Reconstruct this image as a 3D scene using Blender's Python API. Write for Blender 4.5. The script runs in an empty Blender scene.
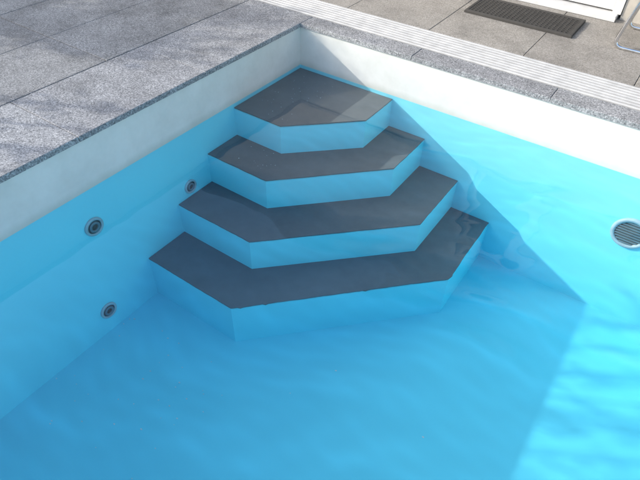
import bpy, bmesh, math, random
import numpy as np
from mathutils import Vector, Matrix
random.seed(7)
sc=bpy.context.scene
C=np.array([2.4185,-3.2591,1.5775]); yaw,pit,rol,f,h=0.5895,0.7527,0.0299,534.6137,0.3133
cy,sy=np.cos(yaw),np.sin(yaw); cp,sp=np.cos(pit),np.sin(pit)
F=np.array([-sy*cp,cy*cp,-sp]); Rt=np.array([cy,sy,0.]); U=np.cross(Rt,F)
R=np.cos(rol)*Rt+np.sin(rol)*U; U=-np.sin(rol)*Rt+np.cos(rol)*U
WL=-h; FLOOR=WL-1.1061
PX,PY=9.0,-4.4   # pool extents
# ---------------- helpers
def mesh_obj(name,verts,faces,mats=(),parent=None,smooth=False,mi=None):
    me=bpy.data.meshes.new(name); me.from_pydata([tuple(v) for v in verts],[],faces)
    for m in mats: me.materials.append(m)
    if mi: 
        for p,i in zip(me.polygons,mi): p.material_index=i
    if smooth:
        for p in me.polygons: p.use_smooth=True
    me.update()
    o=bpy.data.objects.new(name,me); sc.collection.objects.link(o)
    if parent: o.parent=parent
    return o
def empty(name):
    o=bpy.data.objects.new(name,None); sc.collection.objects.link(o); return o
class MB:
    def __init__(s): s.v=[];s.f=[];s.m=[]
    def box(s,x0,x1,y0,y1,z0,z1,m=0,bev=0.0):
        b=len(s.v)
        if bev<=0:
            s.v+=[(x0,y0,z0),(x1,y0,z0),(x1,y1,z0),(x0,y1,z0),(x0,y0,z1),(x1,y0,z1),(x1,y1,z1),(x0,y1,z1)]
            fs=[(3,2,1,0),(4,5,6,7),(0,1,5,4),(1,2,6,5),(2,3,7,6),(3,0,4,7)]
        else:
            e=bev
            s.v+=[(x0,y0,z0),(x1,y0,z0),(x1,y1,z0),(x0,y1,z0),(x0,y0,z1-e),(x1,y0,z1-e),(x1,y1,z1-e),(x0,y1,z1-e),
                  (x0+e,y0+e,z1),(x1-e,y0+e,z1),(x1-e,y1-e,z1),(x0+e,y1-e,z1)]
            fs=[(3,2,1,0),(8,9,10,11),(0,1,5,4),(1,2,6,5),(2,3,7,6),(3,0,4,7),(4,5,9,8),(5,6,10,9),(6,7,11,10),(7,4,8,11)]
        s.f+=[tuple(i+b for i in q) for q in fs]; s.m+=[m]*len(fs)
    def obj(s,name,mats,parent=None,smooth=False): return mesh_obj(name,s.v,s.f,mats,parent,smooth,s.m)
def tube(name,pts,r,mat,parent=None,seg=12,r1=None):
    vs=[];fs=[];pts=[Vector(p) for p in pts]; a=None
    for i,p in enumerate(pts):
        d=(pts[min(i+1,len(pts)-1)]-pts[max(i-1,0)]).normalized()
        a=d.orthogonal().normalized() if a is None else (a-d*a.dot(d)).normalized()
        b=d.cross(a); rr=r if r1 is None else r+(r1-r)*i/(len(pts)-1)
        for k in range(seg):
            t=2*math.pi*k/seg; vs.append(p+(a*math.cos(t)+b*math.sin(t))*rr)
    for i in range(len(pts)-1):
        for k in range(seg):
            fs.append((i*seg+k,i*seg+(k+1)%seg,(i+1)*seg+(k+1)%seg,(i+1)*seg+k))
    fs.append(tuple(range(seg))[::-1]); fs.append(tuple(range((len(pts)-1)*seg,len(pts)*seg)))
    return mesh_obj(name,vs,fs,[mat],parent,True)
# ---------------- materials
def mat(name):
    m=bpy.data.materials.new(name); m.use_nodes=True; nt=m.node_tree
    return m,nt,nt.nodes['Principled BSDF']
def nd(nt,t,**k):
    n=nt.nodes.new(t)
    for a,b in k.items():
        if a.startswith('i_'): n.inputs[a[2:].replace('_',' ')].default_value=b
        else: setattr(n,a,b)
    return n
def ramp(nt,fac,stops,interp='LINEAR'):
    r=nt.nodes.new('ShaderNodeValToRGB'); r.color_ramp.interpolation=interp
    el=r.color_ramp.elements
    while len(el)>1: el.remove(el[-1])
    el[0].position=stops[0][0]; el[0].color=(*stops[0][1],1)
    for p,c in stops[1:]:
        e=el.new(p); e.color=(*c,1)
    nt.links.new(fac,r.inputs[0]); return r
def pos(nt):
    return nt.nodes.new('ShaderNodeNewGeometry').outputs['Position']
def mixc(nt,fac,a,b,mode='MIX'):
    m=nt.nodes.new('ShaderNodeMix'); m.data_type='RGBA'; m.blend_type=mode
    for s,v in ((0,fac),(6,a),(7,b)):
        if hasattr(v,'links'): nt.links.new(v,m.inputs[s])
        else: m.inputs[s].default_value=v if s==0 else (*v,1)
    return m.outputs[2]
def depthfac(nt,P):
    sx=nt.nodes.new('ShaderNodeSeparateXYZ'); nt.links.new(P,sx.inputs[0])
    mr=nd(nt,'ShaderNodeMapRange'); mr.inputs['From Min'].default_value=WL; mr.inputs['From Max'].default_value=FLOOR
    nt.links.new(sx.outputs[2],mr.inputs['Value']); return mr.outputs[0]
def granite(name,dark,mid,light,tone=0.25,scale=1.0,stain=0.3):
    m,nt,bs=mat(name); P=pos(nt)
    n1=nd(nt,'ShaderNodeTexNoise',i_Scale=120*scale,i_Detail=2.0,i_Roughness=.75); nt.links.new(P,n1.inputs['Vector'])
    sp=ramp(nt,n1.outputs['Fac'],[(.36,dark),(.46,mid),(.55,mid),(.64,light)])
    n2=nd(nt,'ShaderNodeTexNoise',i_Scale=2.6,i_Detail=5.0,i_Roughness=.72); nt.links.new(P,n2.inputs['Vector'])
    st=ramp(nt,n2.outputs['Fac'],[(.33,(1-stain,)*3),(.47,(1-stain*.45,)*3),(.6,(1,1,1))])
    c=mixc(nt,1.0,sp.outputs[0],st.outputs[0],'MULTIPLY')
    g=nt.nodes.new('ShaderNodeNewGeometry')
    ri=ramp(nt,g.outputs['Random Per Island'],[(0,(1-tone,1-tone,1-tone*.9)),(1,(1,1,1))])
    c=mixc(nt,1.0,c,ri.outputs[0],'MULTIPLY')
    nt.links.new(c,bs.inputs['Base Color'])
    bs.inputs['Roughness'].default_value=.8
    return m
M_cop=granite('granite_coping',(.10,.105,.11),(.30,.305,.31),(.57,.57,.57),.12,1.0,.36)
M_deck=granite('granite_paving',(.11,.115,.115),(.28,.283,.28),(.49,.49,.48),.14,1.0,.42)
M_terr=granite('terrace_stone',(.19,.175,.155),(.32,.30,.265),(.44,.41,.38),.1,1.0,.3)
M_joint,_nt,_b=mat('joint_mortar'); _b.inputs['Base Color'].default_value=(.15,.145,.135,1); _b.inputs['Roughness'].default_value=.95
M_liner,nt,bs=mat('pool_liner'); P=pos(nt)
n=nd(nt,'ShaderNodeTexNoise',i_Scale=1.7,i_Detail=2.0); nt.links.new(P,n.inputs['Vector'])
dc=ramp(nt,depthfac(nt,P),[(0,(.28,.76,.84)),(.35,(.21,.74,.84)),(1,(.145,.695,.815))])  # bluer with depth: the water's light absorption is painted into the base colour
r=ramp(nt,n.outputs['Fac'],[(.3,(.93,.95,.96)),(.7,(1,1,1))])
nt.links.new(mixc(nt,1.0,dc.outputs[0],r.outputs[0],'MULTIPLY'),bs.inputs['Base Color'])
bs.inputs['Roughness'].default_value=.6; bs.inputs['Specular IOR Level'].default_value=.1
M_band,nt,bs=mat('liner_border'); P=pos(nt)
n=nd(nt,'ShaderNodeTexNoise',i_Scale=3.0,i_Detail=4.0,i_Roughness=.7); nt.links.new(P,n.inputs['Vector'])
r=ramp(nt,n.outputs['Fac'],[(.3,(.63,.62,.57)),(.65,(.73,.72,.67))])
sx=nt.nodes.new('ShaderNodeSeparateXYZ'); nt.links.new(P,sx.inputs[0])
n4=nd(nt,'ShaderNodeTexNoise',i_Scale=9.0,i_Detail=3.0); nt.links.new(P,n4.inputs['Vector'])
ad=nd(nt,'ShaderNodeMath',operation='MULTIPLY_ADD'); nt.links.new(n4.outputs['Fac'],ad.inputs[0]); ad.inputs[1].default_value=-.05; nt.links.new(sx.outputs[2],ad.inputs[2])
mr=nd(nt,'ShaderNodeMapRange'); mr.inputs['From Min'].default_value=WL-.025; mr.inputs['From Max'].default_value=WL+.03; mr.inputs['To Min'].default_value=.6; mr.inputs['To Max'].default_value=0
nt.links.new(ad.outputs[0],mr.inputs['Value'])
nt.links.new(mixc(nt,mr.outputs[0],r.outputs[0],(.46,.48,.41)),bs.inputs['Base Color']); bs.inputs['Roughness'].default_value=.5; bs.inputs['Specular IOR Level'].default_value=.2
M_tread,nt,bs=mat('tread_antislip'); P=pos(nt)
n=nd(nt,'ShaderNodeTexNoise',i_Scale=5.0,i_Detail=5.0,i_Roughness=.7); nt.links.new(P,n.inputs['Vector'])
r=ramp(nt,n.outputs['Fac'],[(.3,(.80,.81,.82)),(.7,(1.,1.,1.))])
dc=ramp(nt,depthfac(nt,P),[(0,(.155,.158,.158)),(.7,(.115,.158,.18))])  # deeper treads coloured bluer, standing in for light absorbed by the water
nt.links.new(mixc(nt,1.0,dc.outputs[0],r.outputs[0],'MULTIPLY'),bs.inputs['Base Color']); bs.inputs['Roughness'].default_value=.85
# water: fresnel mix of mirror reflection and tinted transmission; a caustic brightness pattern is painted into its colour
M_water=bpy.data.materials.new('pool_water'); M_water.use_nodes=True; nt=M_water.node_tree; nt.nodes.clear()
out=nt.nodes.new('ShaderNodeOutputMaterial')
ge=nt.nodes.new('ShaderNodeNewGeometry')
ior=nd(nt,'ShaderNodeMapRange'); ior.inputs['To Min'].default_value=1.38; ior.inputs['To Max'].default_value=1/1.38; nt.links.new(ge.outputs['Backfacing'],ior.inputs['Value'])
fr=nd(nt,'ShaderNodeFresnel'); nt.links.new(ior.outputs[0],fr.inputs['IOR'])
at=nd(nt,'ShaderNodeAttribute',attribute_name='caustic_tint')
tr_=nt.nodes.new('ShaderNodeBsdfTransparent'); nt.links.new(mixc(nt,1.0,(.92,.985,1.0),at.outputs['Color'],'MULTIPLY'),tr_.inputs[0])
gl=nd(nt,'ShaderNodeBsdfGlossy',i_Roughness=0.02)
mx=nt.nodes.new('ShaderNodeMixShader'); nt.links.new(fr.outputs[0],mx.inputs[0]); nt.links.new(tr_.outputs[0],mx.inputs[1]); nt.links.new(gl.outputs[0],mx.inputs[2])
nt.links.new(mx.outputs[0],out.inputs[0])
def simple(name,c,rough=.5,metal=0.,var=.15):
    m,nt,bs=mat(name); P=pos(nt)
    n=nd(nt,'ShaderNodeTexNoise',i_Scale=14.0,i_Detail=3.0); nt.links.new(P,n.inputs['Vector'])
    r=ramp(nt,n.outputs['Fac'],[(.3,tuple(x*(1-var) for x in c)),(.7,tuple(min(1,x*1.08) for x in c))])
    nt.links.new(r.outputs[0],bs.inputs['Base Color']); bs.inputs['Roughness'].default_value=rough; bs.inputs['Metallic'].default_value=metal
    return m
M_grate=simple('grating_plastic',(.50,.50,.49),.5)
M_dark=simple('channel_dark',(.05,.05,.05),.9)
M_mat=simple('mat_rubber',(.05,.047,.043),.8)
M_white=simple('white_frame',(.60,.60,.59),.4,var=.05)
M_wall=simple('render_wall',(.46,.43,.38),.9)
M_chrome=simple('chrome',(.75,.75,.76),.15,1.)
M_abs=simple('fitting_white',(.34,.46,.50),.4)
M_steel=simple('fitting_grey',(.12,.19,.22),.35)
M_fdark=simple('fitting_dark',(.035,.07,.085),.5)
M_glass=simple('window_glass',(.05,.06,.07),.05)
M_roof=simple('roof_tile',(.28,.11,.07),.8)
M_seat=simple('seat_fabric',(.62,.63,.62),.8)
M_bark=simple('bark',(.11,.08,.055),.95)
M_cane=simple('blocker_cane',(.16,.17,.06),.6)
M_flake=simple('debris',(.55,.68,.68),.9)
# ---------------- pool shell
def grid(fn,nu,nv,vs,fs):
    b=len(vs)
    for j in range(nv+1):
        for i in range(nu+1): vs.append(fn(i/nu,j/nv))
    for j in range(nv):
        for i in range(nu):
            a=b+j*(nu+1)+i; fs.append((a,a+1,a+nu+2,a+nu+1))
vs=[];fs=[]
for z0,z1 in ((FLOOR,WL),(WL,0)):
    zz=lambda v:z0+(z1-z0)*v
    grid(lambda u,v:(0,PY*(1-u),zz(v)),1,1,vs,fs)
    grid(lambda u,v:(PX*u,0,zz(v)),1,1,vs,fs)
    grid(lambda u,v:(PX,PY*u,zz(v)),1,1,vs,fs)
    grid(lambda u,v:(PX*(1-u),PY,zz(v)),1,1,vs,fs)
grid(lambda u,v:(PX*u,PY*(1-v),FLOOR),1,1,vs,fs)
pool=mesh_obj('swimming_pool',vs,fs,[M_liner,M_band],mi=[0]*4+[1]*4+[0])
# ---------------- steps (depth below water, aL, aR, eL, eR)
steps=empty('pool_steps')
ST=[(.0302,.7901,.8405,.4164,.3763),(.2555,1.0964,1.1422,.5246,.4665),(.4978,1.4263,1.4601,.643,.610),(.7539,1.7654,1.7701,.755,.7144)]
sm=MB()
for k in range(4):
    dz,aL,aR,eL,eR=ST[k]; z=WL-dz; zb=WL-ST[k+1][0] if k<3 else FLOOR
    b=len(sm.v); eb=.012
    pp=[(0.,0.),(0.,-aL),(eL,-aL),(aR,-eR),(aR,0.)]
    ins=[(0.,0.),(0.,-aL+eb),(eL-eb*.4,-aL+eb),(aR-eb,-eR+eb*.4),(aR-eb,0.)]
    for (x,y) in pp: sm.v.append((x,y,zb))
    for (x,y) in pp: sm.v.append((x,y,z-eb))
    for (x,y) in ins: sm.v.append((x,y,z))
    for i in (1,2,3):
        sm.f.append((b+i,b+i+1,b+5+i+1,b+5+i)); sm.f.append((b+5+i,b+5+i+1,b+10+i+1,b+10+i)); sm.m+=[0,0]
    sm.f.append(tuple(b+10+i for i in range(5))); sm.m.append(0)
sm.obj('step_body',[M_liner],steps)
tv=[];tf=[]
for k in range(4):
    dz,aL,aR,eL,eR=ST[k]; z=WL-dz+.005
    pp=[(0.,0.),(0.,-aL),(eL,-aL),(aR,-eR),(aR,0.)]; outl=[(0.004,-0.004)]
    amp=[.0008,.001,.001,.0014][k]
    rnd=random.Random(k+3)
    for i in (1,2,3):
        p,q=pp[i],pp[i+1]; L=math.hypot(q[0]-p[0],q[1]-p[1]); n=int(L/.02)
        nx,ny=(q[1]-p[1])/L,-(q[0]-p[0])/L
        w=0; bump=0
        for j in range(n+(i==3)):
            s=j/n; w=.85*w+rnd.uniform(-1,1)*amp
            if k==3 and i>1 and rnd.random()<.035: bump=rnd.uniform(.006,.010)
            jag=w+bump if 0<j<n else 0; bump*=.4
            x=p[0]+(q[0]-p[0])*s+nx*(jag+.002); y=p[1]+(q[1]-p[1])*s+ny*(jag+.002)
            outl.append((max(x,.004),min(y,-.004)))
    b=len(tv); n=len(outl)
    tv+=[(x,y,z) for x,y in outl]+[(x,y,z-.008) for x,y in outl]
    tf.append(tuple(range(b,b+n)))
    for i in range(1,n-1): tf.append((b+i+1,b+i,b+n+i,b+n+i+1))
mesh_obj('step_treads',tv,tf,[M_tread],steps)
# ---------------- water surface: real wave height field
rw=random.Random(21); WV=[]
for i in range(30):
    an=math.radians(rw.gauss(105,24)); l=rw.uniform(.075,.34); WV.append((math.cos(an)*2*math.pi/l,math.sin(an)*2*math.pi/l,.0019*l**1.5,rw.uniform(0,6.3)))
nx,ny=440,340; GX1w=4.6
X,Y=np.meshgrid(np.linspace(.001,GX1w,nx+1),np.linspace(PY+.001,-.001,ny+1))
Xd=X+.05*np.sin(Y*5+1)+.03*np.sin(X*7+Y*3); Yd=Y+.05*np.sin(X*4.3+2)+.02*np.sin(X*9-Y*6)
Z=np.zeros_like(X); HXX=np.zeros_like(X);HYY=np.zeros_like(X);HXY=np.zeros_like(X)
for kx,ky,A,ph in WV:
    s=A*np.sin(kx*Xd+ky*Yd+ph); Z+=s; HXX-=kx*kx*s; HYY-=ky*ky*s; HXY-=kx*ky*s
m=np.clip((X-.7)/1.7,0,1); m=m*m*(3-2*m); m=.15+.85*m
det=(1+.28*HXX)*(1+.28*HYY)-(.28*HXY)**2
caustic=1/(np.abs(det)+.25)*1.15
caustic=1+(np.clip(caustic,.7,3.4)-1)*.15*np.clip((X-.3)/.5,0,1)  # caustic light and dark from wave curvature, painted into the water tint
caustic/=caustic.mean()
vs=np.stack([X,Y,WL+Z*m*1.4],-1).reshape(-1,3); fs=[]
for j in range(ny):
    for i in range(nx):
        a=j*(nx+1)+i; fs.append((a,a+1,a+nx+2,a+nx+1))
nb=len(vs); vs=vs.tolist()+[[GX1w,PY+.001,WL],[PX-.001,PY+.001,WL],[PX-.001,-.001,WL],[GX1w,-.001,WL]]; fs.append((nb,nb+1,nb+2,nb+3))
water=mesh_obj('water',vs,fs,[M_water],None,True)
ca=water.data.attributes.new('caustic_tint','FLOAT_COLOR','POINT')
fl=np.ones((len(vs),4),dtype=np.float32); fl[:nb,:3]=caustic.reshape(-1,1); ca.data.foreach_set('color',fl.ravel())
# ---------------- fittings
def disc_fit(name,cen,nrm,r,parts):
    e=empty(name); nrm=Vector(nrm); 
    ax=Vector((0,0,1)); bx=nrm.cross(ax).normalized()
    for i,(ri,ro,d0,d1,m,nm) in enumerate(parts):
        vs=[];fs=[];S=40
        prof=[(ri,d0),(ri,d1),(ro-.15*(ro-ri),d1),(ro,d1*.6+d0*.4),(ro,d0)]
        if ri==0: prof=[(0.0001,d1),(ro*.8,d1),(ro,d1*.6+d0*.4),(ro,d0)]
        for (rr,dd) in prof:
            for k in range(S):
                t=2*math.pi*k/S; vs.append(Vector(cen)+(bx*math.cos(t)+ax*math.sin(t))*rr+nrm*dd)
        for j in range(len(prof)-1):
            for k in range(S): fs.append((j*S+k,j*S+(k+1)%S,(j+1)*S+(k+1)%S,(j+1)*S+k))
        mesh_obj(nm,vs,fs,[m],e,True)
    return e
for i,(y,z,r) in enumerate([(-2.06,-.56,.062),(-1.30,-.727,.052),(-2.16,-1.235,.060)]):
    disc_fit('pool_jet' if i==0 else 'pool_jet.%03d'%i,(0.001,y,z),(1,0,0),r,[(r*.74,r,0,.012,M_abs,'flange'),(0,r*.76,0,.004,M_fdark,'recess'),(r*.34,r*.58,.003,.016,M_steel,'eyeball_ring'),(0,r*.34,.003,.008,M_dark,'nozzle')])
e=disc_fit('pool_inlet_grille',(2.64,-.001,-.70),(0,-1,0),.115,[(.09,.115,0,.018,M_abs,'flange'),(0,.092,0,.004,M_fdark,'recess')])
b=MB()
for i in range(-4,5):
    zz=-.70+i*.0195; hw=math.sqrt(.089**2-(i*.0195)**2)
    b.box(2.64-hw,2.64+hw,-.016,-.004,zz-.0045,zz+.0045,0,.002)
b.obj('louvres',[M_steel],e)
# ---------------- debris on floor and steps
rd=random.Random(4); vs=[];fs=[]
def flake(x,y,z,s):
    k=len(vs); n=rd.choice((4,5,6)); t0=rd.uniform(0,6)
    for i in range(n):
        t=t0+2*math.pi*i/n; rr=s*rd.uniform(.6,1.2); vs.append((x+math.cos(t)*rr,y+math.sin(t)*rr*.7,z+rd.uniform(0,.002)))
    fs.append(tuple(range(k,k+n)))
for i in range(60): flake(max(.03,rd.gauss(.6,.3)) if rd.random()<.8 else rd.uniform(.1,2.2),rd.gauss(-2.35,.3),FLOOR+.003,rd.uniform(.003,.0085))
for i in range(40): flake(rd.uniform(.05,.42),rd.uniform(-.75,-.1),WL-.0302+.0085,rd.uniform(.002,.004))
for i in range(14): flake(rd.uniform(.05,.5),rd.uniform(-1.05,-.82),WL-.2555+.0085,rd.uniform(.002,.0045))
mesh_obj('floor_debris',vs,fs,[M_flake])
# ---------------- coping
ZT=.02; CW=.60; CR=.15
c=MB()
yj=[PY-.6,-3.85,-2.92,-1.98,-1.03,CR]
for a,b in zip(yj[:-1],yj[1:]): c.box(-CW,.012,a+.0015,b-.0015,-.012,ZT,0,.003)
xs=[.012,.95,1.9,2.85,3.8,4.75,5.7,6.65,7.6,8.55,9.6]
for a,b in zip(xs[:-1],xs[1:]): c.box(a+.0015,b-.0015,-.012,CR,-.012,ZT,0,.003)
for a,b in zip(xs[:-1],xs[1:]): c.box(a+.002,b-.002,PY-.6,PY+.012,-.012,ZT,0,.004)
c.box(PX-.012,PX+.6,PY+.016,-.016,-.012,ZT,0,.004)
c.obj('pool_coping',[M_cop])
# ---------------- drain grating
g=empty('drain_grating'); b=MB()
GX0,GX1,GY0,GY1=-.60,9.6,CR+.006,.465
nb=8; w=(GY1-GY0)/nb
for i in range(nb):
    b.box(GX0,GX1,GY0+i*w+.009,GY0+(i+1)*w-.007,.0,ZT+.004,0,.005)
b.obj('slats',[M_grate],g)
b=MB(); x=GX0+.05
while x<GX1: b.box(x,x+.012,GY0,GY1,-.01,ZT-.010); x+=.2
b.obj('cross_bars',[M_grate],g)
b=MB(); b.box(GX0,GX1,GY0-.003,GY1+.003,-.12,-.05); b.obj('channel',[M_dark],g)
# ---------------- paving
def tiles(name,x0,x1,y0,y1,tx,ty,matr,gap=.004,z=ZT):
    m=MB(); y=y0
    while y<y1-1e-4:
        yb=min(y+ty,y1); x=x0
        while x<x1-1e-4:
            xb=min(x+tx,x1)
            if xb-x>.02:
                dz=random.uniform(-.0015,.001); m.box(x+gap/2,xb-gap/2,y+gap/2,yb-gap/2,z-.035,z+dz,0,.0025)
            x+=tx
        y=yb
    return m.obj(name,[matr])
tiles('deck_paving',-CW-.004-8*.62,-CW-.004,-6.0,3.82,.62,.94,M_deck)
tiles('terrace_paving',-CW,9.6,.471,6.5,.72,.72,M_terr)
gm=MB(); zg=-.02; G=60
def q(x0,x1,y0,y1):
    b=len(gm.v); gm.v+=[(x0,y0,zg),(x1,y0,zg),(x1,y1,zg),(x0,y1,zg)]; gm.f.append((b,b+1,b+2,b+3)); gm.m.append(0)
q(-G,-.06,-G,G); q(-.06,PX+.06,.5,G); q(-.06,PX+.06,-G,PY-.06); q(PX+.06,G,-G,G)
M_ground,nt,bs=mat('ground_grass'); P=pos(nt)
n=nd(nt,'ShaderNodeTexNoise',i_Scale=6.0,i_Detail=6.0); nt.links.new(P,n.inputs['Vector'])
g1=ramp(nt,n.outputs['Fac'],[(.3,(.035,.055,.018)),(.7,(.09,.11,.04))])
nt.links.new(g1.outputs[0],bs.inputs['Base Color']); bs.inputs['Roughness'].default_value=1
gm.obj('ground',[M_ground])
jb=MB(); jb.box(-5.6,-.605,-6.0,3.82,-.018,.010); jb.box(-.60,9.6,.48,6.5,-.018,.010); jb.obj('paving_bed',[M_joint])
# ---------------- door mat
dm=empty('door_mat'); b=MB(); x0,x1,y0,y1=.90,1.74,.97,1.36; z0=ZT+.001
b.box(x0,x1,y0,y0+.025,z0,z0+.02,0,.004); b.box(x0,x1,y1-.025,y1,z0,z0+.02,0,.004)
b.box(x0,x0+.025,y0+.026,y1-.026,z0,z0+.02,0,.004); b.box(x1-.025,x1,y0+.026,y1-.026,z0,z0+.02,0,.004)
b.obj('mat_border',[M_mat],dm)
b=MB(); n=26
for i in range(1,n): x=x0+(x1-x0)*i/n; b.box(x-.006,x+.006,y0+.02,y1-.02,z0,z0+.016)
for i in range(1,12): y=y0+(y1-y0)*i/12; b.box(x0+.02,x1-.02,y-.006,y+.006,z0+.001,z0+.0175)
b.obj('mat_grid',[M_mat],dm)
# ---------------- house with door
hs=empty('house'); WY=1.60; b=MB()
b.box(-5,1.08,WY,WY+.3,-.02,3.0); b.box(1.94,9,WY,WY+.3,-.02,3.0); b.box(1.08,1.94,WY,WY+.3,2.25,3.0)
b.box(-5,-4.7,WY+.3,8,-.02,3.0); b.box(8.7,9,WY+.3,8,-.02,3.0); b.box(-4.7,8.7,7.7,8,-.02,3.0)
b.obj('walls',[M_wall],hs)
b=MB(); b.box(1.10,1.92,WY-.10,WY+.1,ZT+.002,ZT+.035,0,.006); b.box(1.085,1.15,WY-.012,WY+.1,ZT+.036,2.24,0,.004); b.box(1.87,1.935,WY-.012,WY+.1,ZT+.036,2.24,0,.004)
b.box(1.155,1.865,WY+.02,WY+.08,ZT+.05,ZT+.20,0,.006); b.box(1.155,1.865,WY+.02,WY+.08,2.10,2.235,0,.006)
b.box(1.155,1.24,WY+.02,WY+.08,ZT+.203,2.097,0,.006); b.box(1.78,1.865,WY+.02,WY+.08,ZT+.203,2.097,0,.006)
b.obj('door_frame',[M_white],hs)
b=MB(); b.box(1.241,1.779,WY+.045,WY+.055,ZT+.204,2.096); b.obj('door_glass',[M_glass],hs)
b=MB(); b.box(1.80,1.815,WY-.02,WY+.018,1.05,1.07,0,.003); b.box(1.80,1.92,WY-.03,WY-.021,1.05,1.07,0,.003); b.obj('door_handle',[M_chrome],hs)
mesh_obj('roof',[(-5.4,1.2,2.95),(9.4,1.2,2.95),(9.4,4.8,4.6),(-5.4,4.8,4.6),(9.4,8.4,2.95),(-5.4,8.4,2.95)],[(0,1,2,3),(3,2,4,5)],[M_roof],hs)
# ---------------- garden chair
gc=empty('garden_chair')
def arc(pts,nseg=8,rad=.07):
    out=[Vector(pts[0])]
    for i in range(1,len(pts)-1):
        a,b_,c_=Vector(pts[i-1]),Vector(pts[i]),Vector(pts[i+1])
        p=b_+(a-b_).normalized()*min(rad,(a-b_).length*.45); q_=b_+(c_-b_).normalized()*min(rad,(c_-b_).length*.45)
        for k in range(nseg+1):
            s=k/nseg; out.append(p*(1-s)**2+b_*2*s*(1-s)+q_*s*s)
    out.append(Vector(pts[-1])); return out
for i,yy in enumerate((1.0,1.46)):
    tube('frame_%d'%(i+1),arc([(2.62,yy,ZT+.42),(2.66,yy,ZT+.013),(2.02,yy,ZT+.013),(2.10,yy,ZT+.42),(2.62,yy,ZT+.40),(2.85,yy,ZT+.95)]),.013,M_chrome,gc)
b=MB(); b.box(2.13,2.60,1.015,1.445,ZT+.405,ZT+.43,0,.008); b.obj('seat',[M_seat],gc)
mesh_obj('backrest',[(2.64,1.015,ZT+.46),(2.84,1.015,ZT+.94),(2.84,1.445,ZT+.94),(2.64,1.445,ZT+.46),(2.66,1.015,ZT+.45),(2.86,1.015,ZT+.93),(2.86,1.445,ZT+.93),(2.66,1.445,ZT+.45)],[(0,1,2,3),(7,6,5,4),(0,4,5,1),(1,5,6,2),(2,6,7,3),(3,7,4,0)],[M_seat],gc)
# ---------------- tree and added leafy sun blockers
SUN=Vector((1.82,1.0,-1.0)).normalized()
M_leaf,nt,bs=mat('leaf'); g=nt.nodes.new('ShaderNodeNewGeometry')
r=ramp(nt,g.outputs['Random Per Island'],[(0,(.04,.07,.02)),(1,(.10,.13,.04))]); nt.links.new(r.outputs[0],bs.inputs['Base Color'])
def leaf(vs,fs,p,s,rd,asp=.45,up=0):
    a=Vector((rd.uniform(-1,1),rd.uniform(-1,1),rd.uniform(-1,1)-up)).normalized(); b_=a.orthogonal().normalized(); k=len(vs)
    vs+=[p-a*s,p+b_*s*asp,p+a*s,p-b_*s*asp]; fs.append((k,k+1,k+2,k+3))
def tree(name,x,y,zc,rx,rz,nleaf,seed,ncl=26,spread=.75):
    rd=random.Random(seed); e=empty(name)
    tube('trunk',[(x,y,-.02),(x+.05,y+.02,zc*.3),(x-.03,y+.06,zc*.65),(x,y,zc+rz*.5)],.12,M_bark,e,10,.03)
    cl=[]
    for i in range(ncl):
        while True:
            v=Vector((rd.uniform(-1,1),rd.uniform(-1,1),rd.uniform(-1,1)))
            if .25<v.length<1: break
        cpt=Vector((x+v.x*rx,y+v.y*rx,zc+v.z*rz)); cl.append((cpt,rd.uniform(.14,.32)))
        if i<14:
            s=Vector((x,y,max(.8,cpt.z-.7-rd.random()*.5))); tube('limb_%d'%(i+1),[s,(s+cpt)/2+Vector((0,0,.08)),cpt],.035,M_bark,e,6,.008)
    vs=[];fs=[]
    for i in range(nleaf):
        cpt,rr=cl[rd.randrange(len(cl))]
        p=cpt+Vector((rd.gauss(0,1),rd.gauss(0,1),rd.gauss(0,.8)))*rr*spread
        leaf(vs,fs,p,rd.uniform(.03,.06),rd)
    mesh_obj('foliage',vs,fs,[M_leaf],e)
tree('olive_tree',-6.3,-3.6,2.62,1.1,.68,9500,12,28,.5)
rd=random.Random(31)
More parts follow.
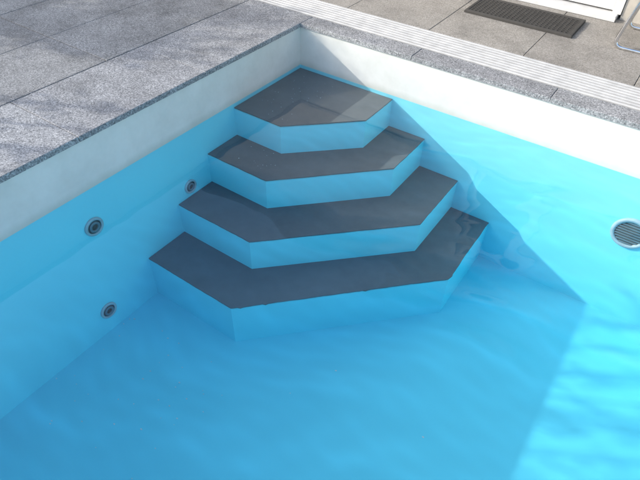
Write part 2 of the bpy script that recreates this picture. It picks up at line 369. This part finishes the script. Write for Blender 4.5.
for i,(s_,r_,zt,den) in enumerate([(-1.43,.06,2.3,380),(-1.66,.02,2.6,130),(-1.90,.045,2.75,520),(-2.08,.025,2.7,170),(-2.25,.08,2.8,950),(-2.47,.03,2.8,200),(-2.72,.12,2.9,1300)]):
    e=empty('sun_blocker_bamboo' if i==0 else 'sun_blocker_bamboo.%03d'%i); x=-3.3+rd.uniform(-.1,.1); y=(s_+.48*x)/.876  # leafy columns added out of view to cut the sunlight into stripes
    for c_ in range(2 if r_<.04 else 4):
        ox,oy=rd.gauss(0,r_*.5),rd.gauss(0,r_*.5)
        tube('cane_%d'%(c_+1),[(x+ox,y+oy,-.02),(x+ox*1.2,y+oy*1.1,zt*.5),(x+ox*1.5+.02,y+oy*1.3,zt*.97)],.009,M_cane,e,6,.004)
    vs=[];fs=[]; ph=rd.uniform(0,6)
    for k in range(den):
        z=zt*(1-rd.random()**1.2*.75); w=.045*math.sin(z*34+ph)+.035*math.sin(z*61+ph*2)
        p=Vector((x+rd.gauss(0,r_),y+w+rd.gauss(0,r_*.6),z)); leaf(vs,fs,p,rd.uniform(.025,.05),rd,.22,.3)
    mesh_obj('leaves',vs,fs,[M_leaf],e)
# ---------------- light / camera / world
L=bpy.data.lights.new('sun','SUN'); L.energy=4.2; L.angle=math.radians(.5); L.color=(1,.96,.89)
lo=bpy.data.objects.new('sun',L); sc.collection.objects.link(lo); lo.rotation_euler=SUN.to_track_quat('-Z','Y').to_euler()
w=bpy.data.worlds.new('World'); sc.world=w; w.use_nodes=True; nt=w.node_tree
sky=nt.nodes.new('ShaderNodeTexSky'); sky.sky_type='NISHITA'; sky.sun_disc=False
sky.sun_elevation=math.asin(-SUN.z); sky.sun_rotation=math.atan2(-SUN.x,-SUN.y); sky.dust_density=2.0
nt.links.new(sky.outputs[0],nt.nodes['Background'].inputs[0]); nt.nodes['Background'].inputs[1].default_value=.36
cam=bpy.data.cameras.new('camera'); co=bpy.data.objects.new('camera',cam); sc.collection.objects.link(co); sc.camera=co
cam.sensor_width=36; cam.lens=f*36/640; cam.clip_end=500; cam.clip_start=.02
co.matrix_world=Matrix(((R[0],U[0],-F[0],C[0]),(R[1],U[1],-F[1],C[1]),(R[2],U[2],-F[2],C[2]),(0,0,0,1)))
sc.view_settings.view_transform='Standard'; sc.view_settings.look='None'; sc.view_settings.exposure=0
